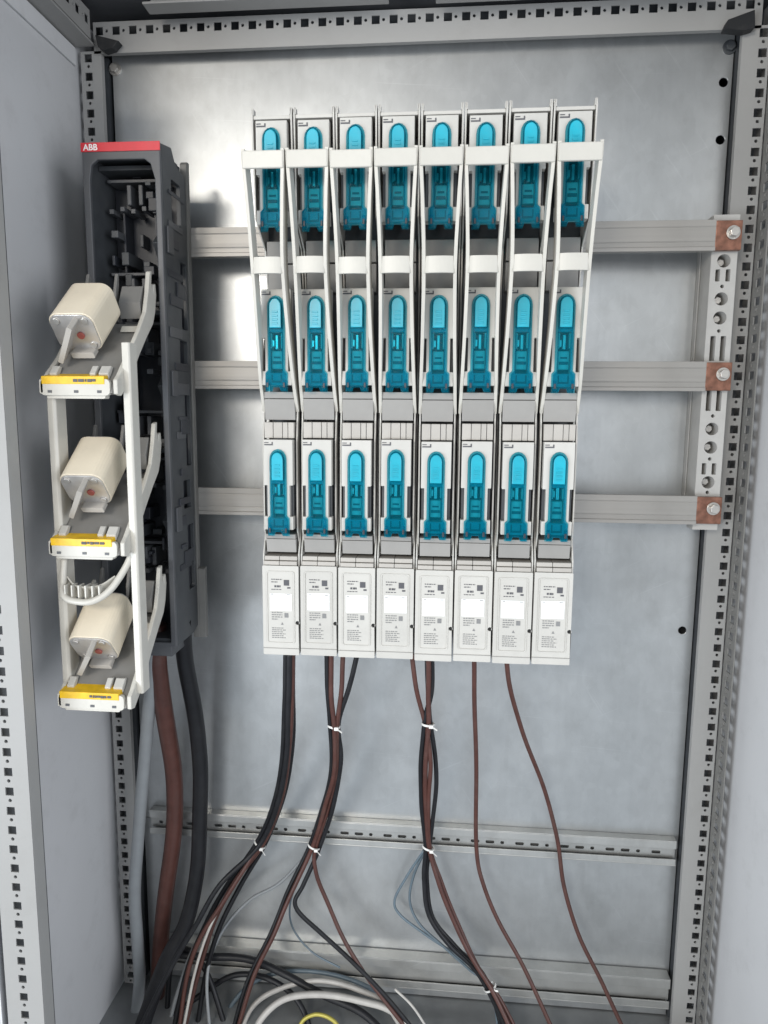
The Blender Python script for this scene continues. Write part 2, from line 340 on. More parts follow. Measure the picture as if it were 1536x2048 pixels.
# C-rails across the lower plate
def c_rail(za, zb, x0, x1, label, depth, slots):
    t = thing('mounting_rail', label, 'mounting rail', ((x0+x1)/2, PY, zb), 'slotted rails across the lower plate')
    h = za-zb; hs = []
    if slots:
        k = x0+14; i = 0
        while k < x1-20:
            hs.append(rrect(k, k+(14 if i % 3 else 6), zb+h*0.42-2.6, zb+h*0.42+2.6, 2)); k += 24; i += 1
    bm = NB(); front(bm, rect(x0, x1, zb+h*0.2, za-h*0.27), hs, PY-depth+7, 1.6); obj('slotted_web', bm, 'galv2', t, 0)
    bm = NB(); bx(bm, x0, x1, PY-depth, PY-depth+2, za-h*0.3, za); obj('upper_lip', bm, 'galv2', t, 0.5)
    bm = NB(); bx(bm, x0, x1, PY-depth, PY-0.5, za-0.1, za+2); obj('upper_flange', bm, 'galv2', t, 0.5)
    bm = NB(); bx(bm, x0, x1, PY-depth, PY-depth+2, zb, zb+h*0.24); obj('lower_lip', bm, 'galv2', t, 0.5)
    bm = NB(); bx(bm, x0, x1, PY-depth, PY-0.5, zb-2, zb+0.1); obj('lower_flange', bm, 'galv2', t, 0.5)
c_rail(-724, -763, -414, 452, 'upper slotted steel rail across the plate below the fuse strips', 15, True)
c_rail(-962, -1012, -400, 455, 'lower steel rail across the plate near the cabinet floor', 22, False)

# ================================================================ busbars and their support
for zc, nm in ((185, 'topmost grey busbar, its bare copper end bolted at the right'), (0, 'middle grey busbar behind the fuse strips'), (-185, 'lowest grey busbar, copper end bolted at the right')):
    t = thing('busbar', nm, 'busbar', (0, 0, zc-20), 'flat busbars behind the fuse strips')
    pf = [(0,-20),(10,-20),(10,20),(0,20),(0,12),(0.4,11.6),(0.4,11),(0,10.6),(0,-7),(0.4,-7.4),(0.4,-8),(0,-8.4),(0,-14.5),(-1.6,-15),(-1.6,-20)]
    bm = NB(); side(bm, [(y, z+zc) for y, z in pf], -400, 827); obj('bar', bm, 'bar', t, 0.3)
    bm = NB(); bx(bm, 427.3, 461, 0.6, 10, zc-19, zc+19); ce = obj('copper_end', bm, 'copper', t, 0.6)
    ce['label'] = 'bare copper end of the busbar'
    bm = NB(); cyl(bm, (449, 0, zc+3), (449, -2, zc+3), 9, 24); obj('washer', bm, 'steel', t, 0.3)
    bm = NB(); cyl(bm, (449, -2, zc+3), (449, -9, zc+3), 6.8, 6); obj('hex_bolt', bm, 'steel', t, 0.8)
t = thing('busbar_support', 'grey insulating busbar support with round and slotted cutouts at the right', 'busbar support', (445, 40, -205))
hs = []; dark = []
def zpx(y): return at(1430, y, 12).z
for y in (522, 598, 636, 858, 895, 965): hs.append(circ(444, zpx(y), 8.8, 20))
for y in (551, 938):
    hs.append(rrect(434, 440, zpx(y)-8, zpx(y)+8, 1)); hs.append(rrect(447.5, 453.5, zpx(y)-8, zpx(y)+8, 1))
for a, b in ((672, 722), (770, 822)):
    hs.append(rrect(433.5, 440.5, zpx(b), zpx(a), 1)); hs.append(rrect(447, 454, zpx(b), zpx(a), 1))
for y in (573, 662, 832, 918, 985): hs.append(circ(444, zpx(y), 2.6, 8))
bm = NB(); front(bm, rect(427, 461, -214, 214), hs, 11.5, 26); obj('front_block', bm, 'insul', t, 0.4)
bm = NB(); bx(bm, 428, 460, 38, PY-0.5, -210, 210); obj('rear_block', bm, 'insul', t, 0.6)
for x in (426,):
    bm = NB(); bx(bm, x, 427.2, 52, 56, -206, 206); obj('side_rib', bm, 'insul', t, 0.3)
for y in (522, 598, 636, 858, 895, 965):
    bm = NB(); cyl(bm, (444, 30, zpx(y)), (444, 24, zpx(y)), 5, 6); obj('nut', bm, 'steel', t, 0.4)

# ================================================================ fuse switch strips
def tongue(hw, z0, z1, foot, fh):
    p = [(-foot, z0), (-5.5, z0), (-4, z0+5), (4, z0+5), (5.5, z0), (foot, z0), (foot, z0+fh-3), (foot-3, z0+fh), (hw, z0+fh+1)]
    n = 8
    p += [(hw, z1-hw*1.2)]
    for i in range(1, n): a = math.pi*i/n; p.append((hw*math.cos(a)*(1 if i else 1), z1-hw*1.2+hw*1.2*math.sin(a)))
    p += [(-hw, z1-hw*1.2), (-hw, z0+fh+1), (-foot+3, z0+fh), (-foot, z0+fh-3)]
    return p
def make_strip():
    r = thing('fuse_switch_strip', '', 'fuse switch', (0, 0, -372), 'fuse switch strips side by side on the busbars')
    W = 24.3
    bm = NB(); bx(bm, -W+2.2, W-2.2, -84, -12, -366, 286); obj('base_body', bm, 'dark2', r, 0.8)  # dark colour puts the shade of the gaps between strips into the base
    # side walls with the stepped profile
    pf = [(-10,-368),(-128,-368),(-128,-236),(-118,-215),(-110,-190),(-100,-150),(-92,-60),(-86,-30),(-86,100),(-96,150),(-140,178),(-150,292),(-148,300),(-138,300),(-136,293),(-10,290)]
    for s in (-1, 1):
        bm = NB(); side(bm, pf, s*W if s < 0 else W-2, 2); obj('side_wall', bm, 'plast', r, 0.5)
    bm = NB(); bx(bm, -W+2.1, W-2.1, -148, -30, 287.5, 291.5); obj('top_cap', bm, 'plast', r, 0.5)
    # fuse covers
    for n_, (z0, z1, yf, pt, pb) in enumerate(((162, 274, -153, 284, 168), (-25, 86, -139, 96, -20), (-207, -101, -139, -87, -202))):
        c0 = z0+0.0
        hw = 18.6
        na, nb = z0+62, z0+22                   # side notches
        out = [(-hw,pb),(hw,pb),(hw,nb),(hw-4.2,nb),(hw-4.2,na),(hw,na),(hw,pt),(-hw,pt),(-hw,na),(-hw+4.2,na),(-hw+4.2,nb),(-hw,nb)]
        opening = [(-7.4, z0+20), (7.4, z0+20), (7.4, z1-42), (-7.4, z1-42)]
        bm = NB(); front(bm, out, [opening], yf, 14); cov = obj('fuse_cover', bm, 'plast', r, 0.6)
        bm = NB(); front(bm, tongue(8.7, z0-2, z1, 12.6, 24), [], yf-5, 3.2); wv = obj('blue_window', bm, 'blue', cov, 0.8)
        bm = NB(); front(bm, tongue(11.0, z0-3, z1+2.2, 14.2, 26), [opening], yf-1.4, 1.2); obj('window_flange', bm, 'blue_edge', cov, 0.4)
        bm = NB(); front(bm, [(-7.2, z1-37), (7.2, z1-37), (7.2, z1-11)]+[(7.2*math.cos(math.pi*i/8), z1-11+9*math.sin(math.pi*i/8)) for i in range(1, 8)]+[(-7.2, z1-11)], [], yf-6.2, 2.0); obj('finger_grip', bm, 'grip', cov, 0.7)
        for k in range(4): bm = NB(); bx(bm, -3.4, 3.4, yf-7.0, yf-6, z1-19-4.6*k, z1-17-4.6*k); obj('grip_ridge', bm, 'grip', cov, 0.3)
        for s in (-1, 1): bm = NB(); bx(bm, s*8.6, s*12.6, yf-6.0, yf-4.3, z0, z0+12); obj('latch_foot', bm, 'blue', cov, 0.6)
        # the fuse seen through the window
        bm = NB(); bx(bm, -6.8, 6.8, yf+3, yf+14, z0+25, z0+47); obj('fuse_body', bm, 'plast', cov, 1.2)
        bm = NB(); bx(bm, -1.6, 1.6, yf+2, yf+14, z0+49, z0+66); bx(bm, -6, -3, yf+2, yf+8, z0+52, z0+60)
        obj('fuse_contact', bm, 'silver', cov, 0.4)
        bm = NB(); bx(bm, -8.5, 8.5, yf+14.5, yf+16, z0+16, z1-38); obj('window_backing', bm, 'dark2', cov)
        bm = NB(); bx(bm, -5.5, 5.5, yf+1.6, yf+2.8, z0+31, z0+34.5); bx(bm, -4, 4, yf+1.6, yf+2.8, z0+38, z0+40); obj('fuse_print', bm, 'print', cov)
        for s in (-1, 1):
            bm = NB(); bx(bm, s*5.4, s*7.2, yf+1, yf+10, z0+50, z1-43); obj('fuse_guide', bm, 'plast', cov, 0.3)
            bm = NB(); bx(bm, s*9.2, s*11.6, yf-6.9, yf-5.8, z0+2, z0+8); obj('latch_slot', bm, 'dark', cov, 0.3)
        bm = NB(); bx(bm, -6.5, 6.5, yf-0.9, yf-0.2, z0+8, z0+10.5); bx(bm, -6.5, -5, yf-0.9, yf-0.2, z0+10.5, z0+18); bx(bm, 5, 6.5, yf-0.9, yf-0.2, z0+10.5, z0+18); obj('latch_relief', bm, 'frame', cov)
        # engraved mark at the upper left
        bm = NB(); bx(bm, -17.5, -6.5, yf-0.5, yf+0.3, pt-7.2, pt-5.6); bx(bm, -8.0, -6.5, yf-0.5, yf+0.3, pt-5.6, pt-3); bx(bm, -17.5, -12, yf-0.5, yf+0.3, pt-4.2, pt-3.2)
        obj('engraved_mark', bm, 'print', cov)
        for sx in (-1, 1): bm = NB(); front(bm, rect(*sorted((sx*(hw-0.6), sx*(hw-4.1))), nb+0.5, na-0.5), [], yf+9, 3); obj('notch_insert', bm, 'dark2', cov)
    # recess panels between the covers
    def panel(nm, za, zb, ya, yb, m, hwid=19.5):
        bm = NB(); side(bm, [(ya, za), (yb, zb), (-85, zb), (-85, za)], -hwid, 2*hwid); return obj(nm, bm, m, r, 0.5)
    panel('recess_panel', 160, 134, -104, -102, 'edge'); panel('recess_panel', 132.5, 98, -100, -98, 'edge')  # upper panels in darker grey, the handle's shade put into the colour
    panel('recess_panel', -28, -36, -131, -129, 'plast2'); panel('recess_panel', -36.8, -63, -128, -124, 'plast2')
    panel('recess_panel', -210, -216, -131, -129, 'plast2'); panel('recess_panel', -216.8, -234.5, -128, -125, 'plast2')
    for k, (xa, xb) in enumerate(((-19, -8), (-7.4, 4), (4.6, 11), (11.6, 19))):
        bm = NB(); bx(bm, xa, xb, -131, -100, -86, -66); obj('rib_block', bm, 'rib', r, 0.6)
    for za, zb, y in ((-239, -244.5, -130), (-245.2, -250.5, -132.5)):
        for xa, xb in ((-21.5, -2), (-1.4, 21.5)):
            bm = NB(); bx(bm, xa, xb, y, -100, zb, za); obj('rib_block', bm, 'rib', r, 0.5)
    # terminal cover with label
    bm = NB(); front(bm, rrect(-23.9, 23.9, -371, -251, 1.5), [circ(22.0, -327, 2.7, 12)], -134, 3)
    cov = obj('terminal_cover', bm, 'plast', r, 0.6)
    bm = NB(); bx(bm, -23.6, 23.6, -130.9, -70, -371, -367); obj('cover_bottom', bm, 'plast', cov, 0.6)
    bm = NB(); bx(bm, -23.2, 23.2, -130.9, -100, -366, -255); obj('cover_core', bm, 'dark2', cov)
    bm = NB(); front(bm, rrect(-18.5, 18.5, -355, -258, 3), [rrect(-17.2, 17.2, -353.7, -259.3, 2.4)], -135, 0.9); obj('label_border', bm, 'plast', cov, 0.2)
    bm = NB(); bx(bm, -23.7, 23.7, -134.7, -134.05, -362.4, -361.6); obj('cover_groove', bm, 'plast2', cov)
    bm = NB(); front(bm, rect(-14.5, 14.5, -310, -287), [], -134.6, 0.5); obj('blank_label', bm, 'paper', cov)
    bm = NB(); bx(bm, -13, -9.5, -134.75, -134.62, -289.4, -288.6); bx(bm, 8, 12.5, -134.75, -134.62, -289.6, -288.7); obj('label_ticks', bm, 'print2', cov)
    rd = random.Random(3); bm = NB()
    def line(z, x0, x1, h):
        x = x0
        while x < x1:
            ln = rd.uniform(1.2, 3.4); bx(bm, x, min(x+ln, x1), -134.5, -134.1, z-h, z); x += ln+rd.uniform(0.6, 1.2)
    line(-268.5, -12, 2, 1.1); line(-272, -12, -4, 1.1); line(-277, -8, 0, 2.6); line(-282, -12, 1, 0.9)
    bx(bm, 4.5, 11.5, -134.5, -134.1, -277, -269.5); bx(bm, 9, 13, -134.5, -134.1, -281, -279)
    obj('printed_symbols', bm, 'print', cov)
    bm = NB()
    for k in range(4): line(-313-3.0*k, -12, 2 if k < 3 else -4, 1.2)
    bx(bm, 5, 10, -134.5, -134.1, -320, -314)
    prism(bm, [(0,-330),(3.4,-330),(1.7,-326.6)], [], (0,-134.5,0), *XZ, 0.4)
    for k in range(6): line(-334-2.6*k, -12, 3 + (k % 2)*3, 1.0)
    obj('printed_text', bm, 'print2', cov)
    bm = NB(); cyl(bm, (22.0, -131.5, -327), (22.0, -130.9, -327), 2.6, 12); obj('sealing_hole', bm, 'black', cov)
    # pull handle: two arms and two crossbars, furthest out at the top
    h = NB(); path = spline([(0,-190,239),(0,-189,222),(0,-184,180),(0,-176,118),(0,-158,50),(0,-138,-10),(0,-118,-50)], 5)
    spread = spline([(22.4,0,239),(22.2,0,222),(20.0,0,180),(17.9,0,118),(18.8,0,50),(20.6,0,-10),(21.8,0,-50)], 5)
    bx(h, -23.6, 23.6, -193, -188, 217.5, 236.5); bx(h, -23.6, -21, -189, -170, 217.5, 236.5); bx(h, 21, 23.6, -189, -170, 217.5, 236.5)
    hd = obj('pull_handle', h, 'white', r, 1.4)
    for s in (-1, 1):
        bm = NB(); pts = [Vector((s*spread[i].x, path[i].y+6, path[i].z)) for i in range(len(path))]
        sweep(bm, pts, [(-2.0,-14),(2.0,-14),(2.0,8),(-2.0,8)]); obj('handle_arm', bm, 'white', hd, 0.5)
    pts = [(17.6*math.sin(a), -173.5-6.5*math.cos(a)**0.5, 0) for a in [math.radians(-90+15*i) for i in range(1, 12)]]
    bm = NB(); prism(bm, [(a, b) for a, b, _ in pts]+[(a, b+4) for a, b, _ in pts[::-1]], [], (0,0,106), (1,0,0), (0,1,0), (0,0,1), 18.5); obj('crossbar', bm, 'white', hd, 1.2)
    # lever arms standing beside the lower covers
    for s in (-1, 1):
        bm = NB(); side(bm, [(-112,-40),(-120,-46),(-127,-90),(-127,-205),(-112,-236)], s*21.7-0.9, 1.8); obj('guide_rail', bm, 'plast', r, 0.4)
    for s in (-1, 1): bm = NB(); bx(bm, s*21.2, s*22.2, -150, -140, 291.4, 299); obj('top_tab', bm, 'plast', r, 0.3)
    return r
strip = make_strip()
ordn = ['leftmost grey fuse switch strip of the row of eight, with blue windows', 'second grey fuse switch strip from the left in the row of eight',
        'third grey fuse switch strip from the left in the row of eight', 'fourth grey fuse switch strip from the left in the row of eight',
        'fifth grey fuse switch strip from the left in the row of eight', 'sixth grey fuse switch strip from the left, a single brown cable near its lower end',
        'seventh grey fuse switch strip from the left, second from the right end', 'rightmost grey fuse switch strip of the row, next to the busbar support']
X0 = -136.5
rj = random.Random(11)
for i in range(8):
    o = strip if i == 0 else copy_tree(strip)
    o.location = ((X0+50*i)*S, rj.uniform(-0.8, 0.8)*S, (-372+rj.uniform(-0.7, 0.7))*S)
    o['label'] = ordn[i]
    for c in o.children:                        # small differences in how each unit is seated and labelled
        if c.name.startswith('terminal_cover'):
            for g in c.children:
                if g.name.startswith('blank_label'): g.location = (rj.uniform(-0.7, 0.7)*S, -0.05*S, rj.uniform(-1.0, 1.0)*S)
        if c.name.startswith('fuse_cover'): c.location = (rj.uniform(-0.35, 0.35)*S, rj.uniform(-1.0, 0.6)*S, rj.uniform(-0.8, 0.8)*S)
        if c.name.startswith('pull_handle'): c.location = (rj.uniform(-0.3, 0.3)*S, rj.uniform(-2.0, 0.5)*S, rj.uniform(-1.0, 1.0)*S)

# ================================================================ open fuse switch base on the left
HX0, HX1, HF = -396, -293, -100
t = thing('open_fuse_switch', 'large dark open fuse switch with a red label strip at its top', 'fuse switch', (-345, 0, -382))
op = [(-387,-372),(-301,-372),(-301,240),(-306,258),(-314,264),(-376,264),(-384,258),(-387,240)]
bm = NB(); front(bm, rect(HX0, HX1, -378, 284), [op], HF, 6); obj('front_frame', bm, 'frame', t, 1.2)
for x0, x1 in ((HX0, HX0+6), (HX1-6, HX1)):
    pf = [(-94,-378),(-94,284),(-62,290),(-48,272),(-20,268),(-14,262),(-14,-372),(-30,-378)]
    hs = [] if x0 == HX0 else [rrect(-66,-34,196,250,4), rrect(-42,-20,60,150,4), rrect(-52,-24,10,44,3), rrect(-40,-20,-130,-20,4), rrect(-55,-28,-190,-150,3), rrect(-44,-20,-310,-215,4)]
    bm = NB(); prism(bm, pf, hs, (x0,0,0), (0,1,0), (0,0,1), (1,0,0), x1-x0); obj('side_plate', bm, 'dark2', t, 0.8)
bm = NB(); bx(bm, HX0+6.5, HX1-6.5, -24, -16, -374, 280); obj('rear_plate', bm, 'dark', t)
bm = NB(); bx(bm, HX0+6.5, HX1-6.5, -94, -24, 272, 282); obj('top_plate', bm, 'dark2', t, 1)
bm = NB(); bx(bm, HX0+6.5, HX1-6.5, -94, -24, -377, -368); obj('bottom_plate', bm, 'dark2', t, 1)
bm = NB(); side(bm, [(-12,-392),(-12,286),(-8,290),(-1,290),(-1,-392)], HX1-8, 9.5); obj('back_rail', bm, 'edge', t, 0.6)
bm = NB(); side(bm, [(-12,-392),(-12,-286),(-2,-284),(-2,-392)], HX1+1.6, 10); obj('back_rail_foot', bm, 'edge', t, 0.6)
bm = NB(); bx(bm, HX0+8, HX1-10, -90, -14, -396, -379); obj('cable_shroud', bm, 'frame', t, 2)
bm = NB(); bx(bm, HX0-0.6, HX1+0.6, HF-1.4, HF-0.1, 273.5, 284.5); lab = obj('red_label_strip', bm, 'red', t, 0.3)
cu = bpy.data.curves.new('logo', 'FONT'); cu.body = 'ABB'; cu.size = 10.5*S; cu.extrude = 0.15*S; cu.offset = 0.22*S
tmp = bpy.data.objects.new('tmp', cu); C.objects.link(tmp); bpy.context.view_layer.update()
me = bpy.data.meshes.new_from_object(tmp.evaluated_get(bpy.context.evaluated_depsgraph_get())); bpy.data.objects.remove(tmp)
me.materials.clear(); me.materials.append(M['paper'])
lo = bpy.data.objects.new('logo_lettering', me); C.objects.link(lo); lo.parent = lab
lo.rotation_euler = (math.pi/2, 0, 0); lo.location = (Vector((-393, HF-1.6, 275.2))-origin_of(lab))*S
for k, zc in enumerate((160, -25, -210)):        # three contact chambers
    for s, zz in ((1, zc+72), (-1, zc-48)):
        for dx in (-11, 5): bm = NB(); bx(bm, -345+dx, -345+dx+6, -62, -24, zz-13, zz+13); jaw = obj('contact_jaw', bm, 'frame', t, 1.2)
        bm = NB()
        for q in range(5): bx(bm, -380+q*15, -374+q*15, -64, -30, zz-24+(q % 2)*3, zz-18+(q % 2)*3)
        bx(bm, -384, -306, -58, -24, zz+17, zz+21)
        obj('arc_plates', bm, 'frame', jaw, 0.6)
    rm = random.Random(20+k)
    for q in range(16):
        xx = rm.uniform(-384, -318); zz = zc+rm.uniform(-60, 100); dx_ = rm.uniform(3, 14); dz_ = rm.uniform(3, 18); yy = rm.uniform(-78, -40)
        bm = NB(); bx(bm, xx, xx+dx_, yy, -24, zz, zz+dz_); obj('moulding', bm, rm.choice(('dark', 'dark2', 'frame', 'dark')), t, 0.8)
    for q in range(5):
        zz = zc-70+q*34+rm.uniform(-5, 5); bm = NB(); bx(bm, HX1+0.05, HX1+rm.uniform(1, 3), -92+rm.uniform(0, 30), -60+rm.uniform(0, 40), zz, zz+rm.uniform(5, 16)); obj('side_moulding', bm, rm.choice(('dark', 'frame')), t, 0.6)
    bm = NB(); bx(bm, HX0+7, HX1-7, -72, -24, zc+100, zc+106); obj('chamber_wall', bm, 'dark2', t, 0.8)
    bm = NB(); side(bm, [(-84, zc+6), (-60, zc+26), (-40, zc+16), (-40, zc-16), (-60, zc-22)], -314, 12); obj('pivot_block', bm, 'dark2', t, 1)
    for dx in (-368, -324):
        bm = NB(); bx(bm, dx, dx+3, -50, -24, zc-36, zc+58); obj('barrier', bm, 'dark', t, 0.5)
    bm = NB(); bx(bm, HX1+0.1, HX1+3, -88, -70, zc-8, zc+26); obj('side_clip', bm, 'frame', t, 0.8)
    bm = NB(); bx(bm, HX1+0.1, HX1+2, -60, -28, zc-60, zc-40); obj('side_clip', bm, 'dark', t, 0.8)

# ---------------------------------------------------------------- opened carrier with three trays
car = thing('fuse_carrier', 'white open fuse carrier frame with three tilted trays and yellow labels', 'fuse carrier', (-346, -200, -410))
for sec, top in (([(-400,-205),(-392.5,-206),(-389.5,-203),(-388,-184),(-391,-184),(-393,-199),(-400,-200)], -8), ([(-305,-205),(-297,-206),(-295,-204),(-295,-186),(-298,-186),(-298,-201),(-305,-200)], 26)):
    bm = NB(); prism(bm, sec, [], (0,0,-403), (1,0,0), (0,1,0), (0,0,1), 403+top); obj('rail', bm, 'white', car, 0.8)
TZ = (0, -191, -383)
for k, dz in enumerate(TZ):
    # bottom of the tray: front bar at (y -214, z -24), rear lugs near (y -103, z 112)
    tr_bm = NB(); side(tr_bm, [(-222,-33),(-212,-35),(-160,22),(-122,52),(-118,58),(-128,56),(-166,30),(-216,-22)], -388, 78)
    for v in tr_bm.verts: v.co.z += dz
    tray = obj('tray', tr_bm, 'edge', car, 1.0)
    bm = NB(); front(bm, rrect(-397, -313, -36+dz, -17+dz, 5), [], -222, 6); obj('front_bar', bm, 'white', tray, 1.2)
    bm = NB(); front(bm, rrect(-391, -320, -39.5+dz, -33+dz, 2), [], -219, 10); obj('front_lip', bm, 'white', tray, 0.8)
    bm = NB()
    for xx in (-388, -356, -328): bx(bm, xx, xx+5, -222.6, -221.8, -33+dz, -30+dz)
    obj('lip_marks', bm, 'frame', tray)
    # curved cheek on each side
    for s, xa in ((1, -309), (-1, -398.5)):
        prof = [(-222,-34),(-212,-36),(-186,-16),(-158,16),(-134,40),(-114,58),(-106,74),(-101,96),(-103,110),(-109,108),(-110,98),(-116,104),(-113,124),(-120,122),(-126,98),(-136,70),(-158,44),(-186,16),(-214,-12),(-222,-18)]
        if s < 0: prof = [(-222,-34),(-212,-36),(-180,-8),(-150,22),(-126,52),(-118,84),(-122,104),(-128,100),(-134,74),(-152,44),(-184,10),(-214,-14),(-222,-18)]
        bm = NB(); side(bm, [(y, z+dz) for y, z in prof], xa, 5.5); obj('cheek', bm, 'white', tray, 1.2)
    bm = NB(); side(bm, [(-223.2,-14+dz),(-222.6,-23+dz),(-215,-23+dz),(-203,-14+dz),(-203,-10+dz),(-216,-13+dz)], -395, 76); yl = obj('yellow_label', bm, 'yellow', tray, 0.5)
    bm = NB(); rd = random.Random(k+5)
    x = -356
    while x < -328:
        ln = rd.uniform(1.5, 7); h_ = rd.uniform(1.2, 2.2); bx(bm, x, x+ln, -223.7, -223.0, -18.6-h_+dz, -17.2+dz); x += ln+rd.uniform(0.6, 1.4)
    obj('label_print', bm, 'print', yl)
    # grey inner frame, light clip row and contact plate behind the fuse
    bm = NB(); side(bm, [(-130,62+dz),(-118,76+dz),(-118,104+dz),(-122,104+dz),(-134,82+dz)], -340, 28); obj('rear_shield', bm, 'edge', tray, 1)
    bm = NB(); side(bm, [(-150,44+dz),(-144,52+dz),(-138,52+dz),(-140,44+dz)], -332, 22); obj('clip', bm, 'white', tray, 0.8)
    for xx, w_ in ((-390, 9), (-341, 7), (-330, 12)):
        bm = NB(); side(bm, [(-212,-17+dz),(-204,-9+dz),(-200,-2+dz),(-205,-1+dz),(-214,-10+dz)], xx, w_); obj('catch', bm, 'plast', tray, 0.8)
    bm = NB()
    for q in range(4): side(bm, [(-150-q*11,26-q*11+dz),(-144-q*11,33-q*11+dz),(-141-q*11,31-q*11+dz),(-147-q*11,22-q*11+dz)], -330, 20)
    obj('floor_ribs', bm, 'frame', tray, 0.5)
    for xx in (-388, -350):
        bm = NB(); side(bm, [(-126,60+dz),(-120,60+dz),(-116,118+dz),(-119,120+dz),(-127,96+dz)], xx, 4); obj('fuse_claw', bm, 'edge', tray, 0.8)
# grip handle between second and third trays
bm = NB(); tube(bm, spline([(-388,-206,-232),(-388,-212,-262),(-382,-222,-276),(-366,-226,-281),(-344,-226,-280),(-326,-218,-268),(-312,-206,-244),(-303,-200,-222)], 6), 4.2, 10)
gh = obj('grip_handle', bm, 'white', car, 0, True)
bm = NB(); sweep(bm, spline([(-386,-204,-258),(-368,-214,-268),(-340,-214,-267),(-322,-206,-256)], 6), [(-1,-6),(1,-6),(1,6),(-1,6)]); obj('grip_backing', bm, 'white', gh, 0.4)
for q in range(6):
    bm = NB(); bx(bm, -381+q*8.6, -379+q*8.6, -224, -210, -279, -262); obj('grip_rib', bm, 'white', gh, 0.4)

# ---------------------------------------------------------------- fuse links lying in the trays
ang = math.radians(40)
ax = V(0, -math.cos(ang), -math.sin(ang)); up = V(0, -math.sin(ang), math.cos(ang))   # forward along the fuse, and out of its top
names = ['cream ceramic fuse link in the topmost tray of the open carrier', 'cream ceramic fuse link in the middle tray of the open carrier', 'cream ceramic fuse link in the lowest tray of the open carrier']
def make_fuse(c, label):
    """c = centre of the front end face"""
    f = thing('fuse_link', label, 'fuse link', c, 'fuse links in the open carrier')
    O = V(*c); hw, hh, L = 27, 25, 66
    oc = rrect(-hw, hw, -hh, hh, 13, 6)
    bm = NB(); prism(bm, oc, [], O-ax*L, (1,0,0), up, ax, L); obj('ceramic_body', bm, 'ceramic', f, 1.5)
    for a, nm in ((0, 'end_plate'), (-L-2, 'end_plate')):
        bm = NB(); prism(bm, [(x*0.95, z*0.95) for x, z in oc], [], O+ax*a, (1,0,0), up, ax, 2); ep = obj(nm, bm, 'silver', f, 0.6)
        for sx in (-1, 1):
            for sz in (-1, 1):
                p = O+ax*(a+(2 if a == 0 else 0))+V(sx*17, 0, 0)+up*(sz*16)
                bm = NB(); cyl(bm, p, p+ax*(1.8 if a == 0 else -1.8), 4.2, 12); obj('rivet', bm, 'steel', ep, 0.5)
    # contact blade, tilted on the end plate, and the indicator
    bm = NB()
    d = V(1,0,0)*math.cos(math.radians(58))+up*math.sin(math.radians(58)); n = V(1,0,0)*-math.sin(math.radians(58))+up*math.cos(math.radians(58))
    prism(bm, rrect(-29, 26, -3, 3, 1.5), [], O+ax*1.8+V(-5,0,0)-up*2, d, n, ax, 22); obj('contact_blade', bm, 'rib', f, 1)
    p = O+ax*1.9+V(6,0,0)-up*3
    bm = NB(); cyl(bm, p, p+ax*2.2, 4.5, 14); obj('indicator', bm, 'indicator', f, 0.5)
    bm = NB(); prism(bm, rrect(-14, 14, -4, 4, 2), [], O+ax*0.5+V(4,0,0)-up*24, (1,0,0), up, ax, 12); obj('lower_lug', bm, 'rib', f, 1)
    return f
for k, (px, py) in enumerate(((152, 664), (172, 978), (188, 1296))):
    c = at(px, py, -207); make_fuse((c.x, c.y, c.z), names[k])

# ================================================================ cables
def cable(label, pts, r, m, cat='cable', group=None, name='cable', n=12, sub=10):
    P = [at(*p) for p in pts]
    base = P[-1]
    path = spline(P, sub); ph = random.random()*9; amp = min(1.3, r*0.22)
    for i, p in enumerate(path):                # hand-laid cables are never quite even
        p += V(math.sin(i*0.21+ph)*amp+math.sin(i*0.5+ph*2)*amp*0.25, math.cos(i*0.19+ph)*amp, 0)
    bm = NB(); tube(bm, path, r, n)
    return tag(obj(name, bm, m, None, 0, True, loc=base), label, cat, group)
G1 = 'thick cables below the open fuse base'
cable('thick grey cable hanging along the left rear post', [(308,1285,-60),(304,1380,-40),(290,1500,-10),(276,1660,0),(272,1790,5),(276,1900,10),(276,1980,5),(268,2080,-10)], 9.8, 'cgrey', group=G1)
cable('thick brown cable hanging below the open fuse base', [(312,1250,-60),(317,1340,-45),(338,1470,-5),(348,1580,20),(344,1700,28),(328,1830,30),(315,1950,30),(302,2080,20)], 13.5, 'cbrown', group=G1)
cable('thick black cable hanging below the open fuse base', [(366,1240,-45),(374,1340,-20),(394,1470,10),(402,1590,22),(396,1730,18),(372,1840,0),(330,1930,-20),(280,2070,-45)], 12.5, 'cblack', group=G1)
G2 = 'cables below the fuse strips'
b1 = [(578,1300,-95),(578,1400,-80),(574,1500,-50),(556,1600,-10),(520,1688,20)]
def off(L, dx, dy=0, dY=0): return [(x+dx, y+dy, Y+dY) for x, y, Y in L]
cable('black cable on the left of the first bundle, bending to the lower left', off(b1, -7)+[(452,1775,10),(405,1860,-5),(372,1950,-20),(345,2080,-40)], 4.2, 'cblack', group=G2)
cable('dark brown cable in the first bundle, bending to the lower left', off(b1, 5, 0, -5)+[(470,1765,5),(425,1850,-5),(395,1950,-20),(365,2080,-45)], 4.0, 'cbrown', group=G2)
cable('black cable on the right of the first bundle, bending to the lower left', off(b1, 8, 4, 6)+[(476,1778,15),(438,1860,8),(412,1950,0),(388,2080,-20)], 4.0, 'cblack', group=G2)
cable('black cable at the front of the first bundle, running down to the corner', off(b1, 0, 2, -9)+[(440,1770,-20),(385,1860,-35),(335,1950,-50),(270,2080,-70)], 4.0, 'cblack', group=G2)
cable('thin pale wire running down inside the first bundle', [(520,1690,12),(462,1776,0),(418,1860,-18),(388,1950,-32),(362,2080,-55)], 2.3, 'cwhite', cat='wire', group=G2)
b2 = [(668,1452,-60),(668,1540,-30),(652,1610,0),(626,1692,25)]
